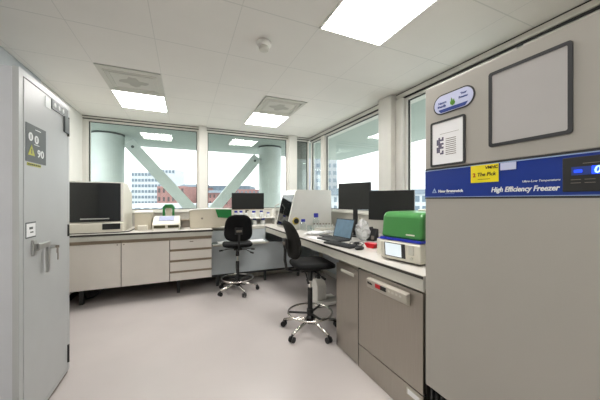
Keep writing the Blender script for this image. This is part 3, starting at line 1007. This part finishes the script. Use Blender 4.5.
t = thing('tabletop_analyser', 'long beige analyser with a green right end behind the first chair', 'instrument', (.38, 4.75, z))
x0, x1 = .085, .72
z1_ = BZ + .001
obj('body', Pm([(x0, z1_), (x0 - .01, 1.235), (x0 + .02, 1.25), (.45, 1.265), (.50, 1.19), (x1, 1.19), (x1, 1.0), (.50, z1_)], 'y', 4.46, 4.63), M['cream_dark'], t, bevel=.008)
obj('top_cover', Pm([(x0 - .012, 1.236), (x0 + .02, 1.255), (.45, 1.270), (x1, 1.262), (x1, 1.247), (.45, 1.255), (x0 + .02, 1.24)], 'y', 4.455, 4.633), M['white'], t)
obj('green_lid', Pm([(.46, 1.252), (.50, 1.12), (x1 - .005, 1.10), (x1 - .005, 1.245)], 'y', 4.452, 4.50), M['green_dark'], t, bevel=.004)
obj('emblem', T((.26, 4.4605, 1.11), (.26, 4.457, 1.11), .016), M['carcass'], t)

# ---------------------------------------------------------------- rack with blue capped bottles on the rear ledge
z = .938
t = thing('bottle_shelf', 'white open shelf rack full of blue capped bottles below the far monitor', 'shelf', (1.15, 4.8, z))
sx0, sx1, sy0, sy1, sz1 = .78, 1.55, 4.70, 4.90, 1.222
obj('side_panel', B((sx0, sx0 + .014, sy0, sy1, z, sz1)), M['cream'], t)
obj('side_panel', B((sx1 - .014, sx1, sy0, sy1, z, sz1)), M['white'], t)
obj('back_panel', B((sx0 + .014, sx1 - .014, sy1 - .012, sy1, z, sz1)), M['fascia'], t)
obj('shelf_board', B((sx0 + .014, sx1 - .014, sy0, sy1 - .012, z, z + .014)), M['white'], t)
obj('shelf_board', B((sx0 + .014, sx1 - .014, sy0, sy1 - .012, 1.070, 1.082)), M['white'], t)
obj('top_rim', B((sx0, sx1, sy1 - .014, sy1, sz1, sz1 + .01)), M['band'], t)


def bottle(x, y, z, r, h, label, group, fill=None):
    t = thing('reagent_bottle', label, 'bottle', (x, y, z), 0, group)
    obj('flask', L([(r * .94, 0), (r, .006), (r, h * .58), (r * .82, h * .68), (r * .42, h * .76), (r * .42, h * .82)], (0, 0, 0), 16), fill or M['bottle_milky'], t, world=False, smooth=False)
    obj('cap', L([(r * .62, h * .76), (r * .72, h * .78), (r * .72, h * .98), (r * .62, h)], (0, 0, 0), 16), M['blue_cap'], t, world=False)
    return t


M['bottle_milky'] = mat('milky_bottle', (205, 208, 205), 0.25, var=.06, scale=20)
spots = [
    (.84, 1.083, .034, .135, 'small blue capped bottle at the left end of the upper shelf'),
    (.93, 1.083, .034, .135, 'small blue capped bottle second from left on the upper shelf'),
    (1.16, 1.083, .040, .120, 'blue capped bottle near the middle of the upper shelf'),
    (1.30, 1.083, .036, .125, 'blue capped bottle right of the middle of the upper shelf'),
    (1.43, 1.083, .034, .090, 'short blue capped bottle at the right end of the upper shelf'),
    (1.33, z + .015, .040, .110, 'blue capped bottle on the lower shelf near its right end'),
    (1.17, z + .015, .038, .125, 'blue capped bottle in the middle of the lower shelf'),
    (.86, z + .015, .036, .125, 'blue capped bottle at the left end of the lower shelf'),
]
for x, zz, r, h, lab in spots:
    bottle(x, 4.77, zz, r * 1.15, min(h, .125) if zz > 1 else min(h, .115), lab, 'blue capped bottles in the white rack')
t = thing('pump_dispenser', 'black topped dispenser bottle on the upper shelf of the rack', 'bottle', (1.02, 4.77, 1.083))
obj('flask', L([(.030, 0), (.030, .07), (.014, .09)], (0, 0, 0), 14), M['bottle_milky'], t, world=False)
obj('pump', B((-.012, .012, -.012, .012, .09, .13), (-.012, .045, -.008, .008, .12, .135)), M['black'], t, world=False)
t = thing('label_box', 'small dark box beside the bottles on the lower shelf', 'box', (1.02, 4.77, z + .015))
obj('body', B((-.045, .045, -.05, .05, 0, .115)), M['black'], t, world=False)
obj('front_label', B((-.035, .035, -.0515, -.05, .03, .08)), M['paper'], t, world=False)


def monitor(name, label, c, ang, w_, h_, zb, base_z, foot=.11, group='flat computer monitors'):
    """screen faces local -Y"""
    t = thing(name, label, 'monitor', (c[0], c[1], base_z), ang, group)
    obj('housing', B((-w_ / 2, w_ / 2, -.012, .022, zb - base_z, zb - base_z + h_)), M['black'], t, world=False, bevel=.004)
    obj('screen', B((-w_ / 2 + .010, w_ / 2 - .010, -.0135, -.011, zb - base_z + .014, zb - base_z + h_ - .010)), M['screen_off'], t, world=False)
    obj('stand_neck', B((-.03, .03, .022, .045, .015, zb - base_z + h_ * .45)), M['black'], t, world=False, bevel=.004)
    obj('stand_foot', B((-foot, foot, -.06, .10, 0, .014)), M['black'], t, world=False, bevel=.005)
    return t


monitor('monitor', 'dark flat monitor standing behind the bottle rack at the window', (1.11, 5.02, 0), math.radians(-8), .60, .385, 1.148, .938)

# ---------------------------------------------------------------- things on the right bench
z = RZ + .001
t = thing('safety_hood', 'large white tabletop hood with sloping dark glass in the corner', 'instrument', (1.9, 4.2, z))
y0, y1 = 3.90, 4.48
prof = [(1.50, z), (1.49, 1.02), (1.62, 1.545), (1.65, 1.565), (2.26, 1.565), (2.27, 1.55), (2.27, z)]
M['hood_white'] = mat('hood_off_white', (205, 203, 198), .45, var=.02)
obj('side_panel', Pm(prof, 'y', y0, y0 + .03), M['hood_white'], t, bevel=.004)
obj('side_panel', Pm(prof, 'y', y1 - .03, y1), M['white'], t, bevel=.004)
obj('back_panel', B((2.24, 2.268, y0 + .03, y1 - .03, z, 1.54)), M['white'], t)
obj('top_panel', Pm([(1.604, 1.485), (1.622, 1.545), (1.65, 1.563), (2.24, 1.563), (2.24, 1.53), (1.67, 1.53), (1.63, 1.485)], 'y', y0 + .03, y1 - .03), M['white'], t)
obj('glass_door', Pm([(1.487, .98), (1.600, 1.485), (1.612, 1.485), (1.499, .98)], 'y', y0 + .03, y1 - .03), M['dark_gloss'], t)
obj('worktray', B((1.50, 2.24, y0 + .03, y1 - .03, z, .975)), M['nickel'], t)
bm = bmesh.new()
path(bm, [(1.50, y1 - .02, 1.10), (1.44, y1 - .02, 1.14), (1.47, y1 - .02, 1.30), (1.535, y1 - .02, 1.33)], .012)
obj('side_handle', bm, M['fascia'], t)

monitor('monitor', 'black flat monitor behind the laptop, left of the larger pair', (1.975, 2.83, 0), math.radians(-71 ), .485, .335, 1.283, z, group='flat computer monitors')
monitor('monitor', 'black flat monitor behind the green topped instrument', (2.075, 2.285, 0), math.radians(-61), .50, .33, 1.175, z, group='flat computer monitors')

# laptop, hinge from (1.74,2.89) to (1.70,2.53); screen faces the desk edge
t = thing('laptop', 'open black laptop with a pale blue screen on the right bench', 'laptop', (1.70, 2.70, z), math.radians(-84))
# local: screen at +Y side, keyboard towards -Y (viewer side = -X world)
obj('keyboard_deck', B((-.17, .17, -.23, 0, 0, .016)), M['black'], t, world=False, bevel=.003)
kb = bmesh.new()
for i in range(11):
    for j in range(4):
        box(kb, -.15 + i * .0275, -.15 + i * .0275 + .022, -.045 - j * .028, -.045 - j * .028 + .022, .016, .0185)
obj('keys', kb, M['freezer_dark'], t, world=False)
bm = bmesh.new()
a = math.radians(16)
for (xa, xb, za, zb_, ya, yb) in ((-.17, .17, .0, .235, -.005, .004),):
    box(bm, xa, xb, ya, yb, za, zb_)
bmesh.ops.transform(bm, matrix=Matrix.Translation((0, .012, .012)) @ Matrix.Rotation(-a, 4, 'X'), verts=bm.verts[:])
sc_ = obj('screen_lid', bm, M['black'], t, world=False)
bm = B((-.155, .155, -.0065, -.005, .014, .222))
bmesh.ops.transform(bm, matrix=Matrix.Translation((0, .012, .012)) @ Matrix.Rotation(-a, 4, 'X'), verts=bm.verts[:])
obj('display', bm, M['laptop_screen'], sc_, world=False)

t = thing('keyboard', 'black computer keyboard near the edge of the right bench', 'keyboard', (1.47, 2.33, z), math.radians(-80))
obj('body', B((-.20, .20, -.07, .07, 0, .016)), M['black'], t, world=False, bevel=.004)
bm = bmesh.new()
for i in range(14):
    for j in range(5):
        box(bm, -.19 + i * .0275, -.19 + i * .0275 + .022, .038 - j * .026, .038 - j * .026 + .020, .016, .021)
obj('keys', bm, M['freezer_dark'], t, world=False)
t = thing('computer_mouse', 'black computer mouse beside the keyboard on the right bench', 'mouse', (1.50, 2.06, z), math.radians(-80))
bm = bmesh.new()
bmesh.ops.create_uvsphere(bm, u_segments=16, v_segments=10, radius=1, matrix=Matrix.Translation((0, 0, .014)) @ Matrix.Diagonal((.032, .055, .020, 1)))
bmesh.ops.bisect_plane(bm, geom=bm.verts[:] + bm.edges[:] + bm.faces[:], plane_co=(0, 0, .0), plane_no=(0, 0, -1), clear_outer=True)
obj('shell', bm, M['black'], t, world=False, smooth=True)
obj('wheel', T((-.004, .03, .032), (.004, .03, .032), .006), M['carcass'], t, world=False)
bm = bmesh.new()
pts = []
for k in range(60):
    a = k * .45
    pts.append((1.59 + .06 * math.cos(a) + .0008 * k, 2.27 + .05 * math.sin(a * 1.13), z + .006 + .022 * abs(math.sin(k * .37))))
path(bm, pts, .004, 6)
tag(obj('cable_bundle', bm, M['black'], smooth=True), 'tangle of thin black cable beside the keyboard', 'cable')

# crumpled plastic bag: displaced sphere


def crumple(name, label, cat, c, r, m, seed, sub=3, amp=.22, squash=1.0):
    rnd = random.Random(seed)
    bm = bmesh.new()
    bmesh.ops.create_icosphere(bm, subdivisions=sub, radius=1)
    for v in bm.verts:
        k = 1 + rnd.uniform(-amp, amp)
        v.co = Vector((v.co.x * r[0] * k, v.co.y * r[1] * k, max(0, (v.co.z + 1) * r[2] * (1 + rnd.uniform(-amp * .5, amp * .5)))))
        v.co += Vector(c)
    return tag(obj(name, bm, m), label, cat)


crumple('plastic_bag', 'crumpled cloudy plastic bag between the laptop and the phone', 'bag', (1.86, 2.50, z), (.065, .095, .115), M['bag'], 3)
t = thing('red_tube_rack', 'small red tray in front of the plastic bag on the right bench', 'tray', (1.68, 2.10, z), math.radians(-75))
obj('tray', Pm([(-.035, 0), (.035, 0), (.065, .042), (-.065, .042)], 'y', -.04, .04), M['red'], t, world=False)
obj('lid_film', B((-.062, .062, -.04, .04, .042, .045)), mat('red_film', (214, 40, 60), .3), t, world=False)
t = thing('desk_phone', 'black upright desk phone below the second right monitor', 'phone', (1.98, 2.47, z), math.radians(-65))
obj('body', Pm([(-.06, 0), (.06, 0), (.05, .13), (.0, .14), (-.03, .08)], 'x', -.05, .05), M['black'], t, world=False, bevel=.004)
obj('handset', B((-.03, -.005, -.03, .03, .10, .155)), M['freezer_dark'], t, world=False, bevel=.006)
obj('keypad', B((.01, .04, -.06, -.045, .02, .06)), M['carcass'], t, world=False)

# green topped instrument
ga = math.radians(-80)
t = thing('pcr_instrument', 'cream tabletop instrument with a big green lid and lit touch screen', 'instrument', (1.72, 1.567, z), ga)
# local X runs along the bench (from far to near), -Y = front
W2 = .172
obj('lower_body', Pm([(-.26, .012), (-.27, .145), (-.25, .158), (.22, .158), (.22, .012)], 'x', -W2, W2), M['cream'], t, world=False, bevel=.018, seg=3)
obj('blue_band', B((-W2 - .002, W2 + .002, -.262, .215, .158, .175)), M['blue_stripe'], t, world=False)
obj('green_lid', Pm([(-.255, .175), (-.235, .345), (-.20, .372), (.15, .372), (.21, .34), (.215, .175)], 'x', -W2, W2), M['green'], t, world=False, bevel=.022, seg=4)
obj('rear_cap', B((-.08, .14, .10, .205, .372, .385)), M['cream'], t, world=False, bevel=.005)
bm = bmesh.new()
prism(bm, [(-.2660, .035), (-.2735, .140), (-.262, .140), (-.255, .035)], 'x', -.125, .055)
fr_ = obj('screen_frame', bm, M['freezer_dark'], t, world=False)
bm = bmesh.new()
prism(bm, [(-.2672, .040), (-.2745, .135), (-.265, .135), (-.258, .040)], 'x', -.117, .025)
obj('touch_screen', bm, M['lcd'], fr_, world=False)
obj('front_port', B((.085, .125, -.2745, -.260, .07, .14)), M['fascia'], t, world=False, bevel=.003)
obj('power_button', T((.105, -.258, .045), (.105, -.270, .045), .011), M['fascia'], t, world=False)
for sx in (-1, 1):
    for yy in (-.2, .16):
        obj('foot', T((sx * .12, yy, 0), (sx * .12, yy, .014), .016), M['black'], t, world=False)
text('lid_text', 'Roche', .016, M['sign_white'], (0, 0, 0), (1, 0, 0), (0, 0, 1), None, bold=.0004).location = (0, 0, 0)
lt = bpy.data.objects['lid_text']
bpy.data.objects.remove(lt)
obj('lid_lettering', B((.05, .12, -.2515, -.244, .205, .215)), M['cream'], t, world=False)
t = thing('power_supply', 'small cream box standing left of the green topped instrument', 'box', (1.67, 1.835, z), ga)
obj('body', B((-.055, .055, -.12, .12, 0, .13)), M['cream'], t, world=False, bevel=.006)
obj('top_strip', B((-.05, .05, -.11, .11, .13, .136)), M['blue_stripe'], t, world=False)

# bottles, beakers and papers in front of the white hood
bottle(1.68, 3.74, z, .045, .17, 'blue capped bottle standing before the white hood, left one', 'blue capped bottles before the hood', M['bottle_glass'])
bottle(1.86, 3.66, z, .050, .26, 'tall blue capped bottle standing before the white hood, right one', 'blue capped bottles before the hood', M['bottle_glass'])
t = thing('tape_roll', 'black and yellow roll of tape standing against the white hood', 'tape', (1.60, 3.84, z + .135))
bm = bmesh.new()
tube(bm, (0, -.02, 0), (0, .02, 0), .04, seg=24)
obj('core', bm, M['black'], t, world=False)
bm = bmesh.new()
path(bm, [(.045 * math.cos(2 * PI * k / 24), 0, .045 * math.sin(2 * PI * k / 24)) for k in range(24)], .014, 8, closed=True)
obj('tape', bm, mat('olive_tape', (170, 150, 60), .5), t, world=False)
obj('stand', B((-.04, .04, -.03, .03, -.134, -.055)), M['fascia'], t, world=False)
t = thing('vial_rack', 'rack of small dark capped vials before the white hood', 'rack', (1.90, 3.50, z), math.radians(-20))
obj('block', B((-.16, .16, -.05, .05, 0, .05)), M['fascia'], t, world=False, bevel=.004)
for i in range(7):
    v = obj('vial', T((-.135 + .045 * i, 0, .05), (-.135 + .045 * i, 0, .10), .013, seg=12), M['bottle_milky'], t, world=False)
    obj('vial_cap', T((-.135 + .045 * i, 0, .10), (-.135 + .045 * i, 0, .118), .013, seg=12), M['carcass'], v, world=False)
for k, (x, y, r, h, lab) in enumerate(((1.70, 3.56, .035, .09, 'small clear beaker left of the vial rack'), (1.68, 3.42, .03, .07, 'smallest clear beaker near the tissues'))):
    bm = bmesh.new()
    lathe(bm, [(r * .9, 0), (r, .004), (r, h), (r * .93, h), (r * .9, .008)], (x, y, z), 20)
    tag(obj('glass_beaker', bm, M['bottle_glass']), lab, 'beaker', 'clear beakers on the right bench')
crumple('paper_tissue', 'crumpled white tissue on the right bench before the hood', 'tissue', (1.62, 3.22, z), (.13, .10, .022), M['paper'], 5, 3, .3)
crumple('plastic_wrapper', 'crumpled clear wrapper behind the white tissue', 'wrapper', (1.88, 3.28, z), (.10, .08, .018), M['bag'], 9, 3, .35)
t = tag(obj('paper_sheet', Pm([(1.39, 3.02), (1.52, 3.06), (1.56, 2.72), (1.42, 2.68)], 'z', z, z + .003), M['paper']), 'white sheet of paper at the edge of the right bench', 'paper')
tag(obj('document_folder', Pm([(1.60, 3.06), (1.74, 3.10), (1.72, 2.93), (1.60, 2.91)], 'z', z, z + .012), M['freezer_dark']), 'dark folder lying between the tissue and the laptop', 'folder')

# ---------------------------------------------------------------- under the right bench
t = thing('jerrycan', 'white jerrycan with black spout under the right bench behind a chair', 'canister', (1.69, 3.24, .052))
obj('body', Pm([(-.09, 0), (.09, 0), (.09, .20), (.05, .27), (-.04, .27), (-.09, .20)], 'x', -.07, .07), M['white'], t, world=False, bevel=.015)
obj('spout', T((0, .0, .27), (0, .02, .33), .022), M['black'], t, world=False)
bm = bmesh.new()
path(bm, [(0, .035, .27), (0, .05, .31), (0, .09, .29), (0, .085, .22)], .011)
obj('carry_handle', bm, M['black'], t, world=False)
t = thing('low_platform', 'low white platform under the jerrycan', 'platform', (1.73, 3.2, 0))
obj('slab', B((1.58, 1.95, 3.06, 3.36, .015, .05)), M['white'], t, bevel=.004)
obj('feet', B((1.60, 1.64, 3.08, 3.12, 0, .015), (1.88, 1.92, 3.08, 3.12, 0, .015), (1.60, 1.64, 3.30, 3.34, 0, .015), (1.88, 1.92, 3.30, 3.34, 0, .015)), M['black'], t)
t = thing('pipe_casing', 'low cream casing on the floor along the far wall in the corner', 'casing', (1.75, 4.95, 0))
obj('casing', B((1.14, XR - .04, 4.84, YF - .035, 0, .085)), M['cream'], t, bevel=.004)
obj('top_rail', B((1.14, XR - .04, 4.90, YF - .035, .085, .11)), M['freezer_dark'], t)
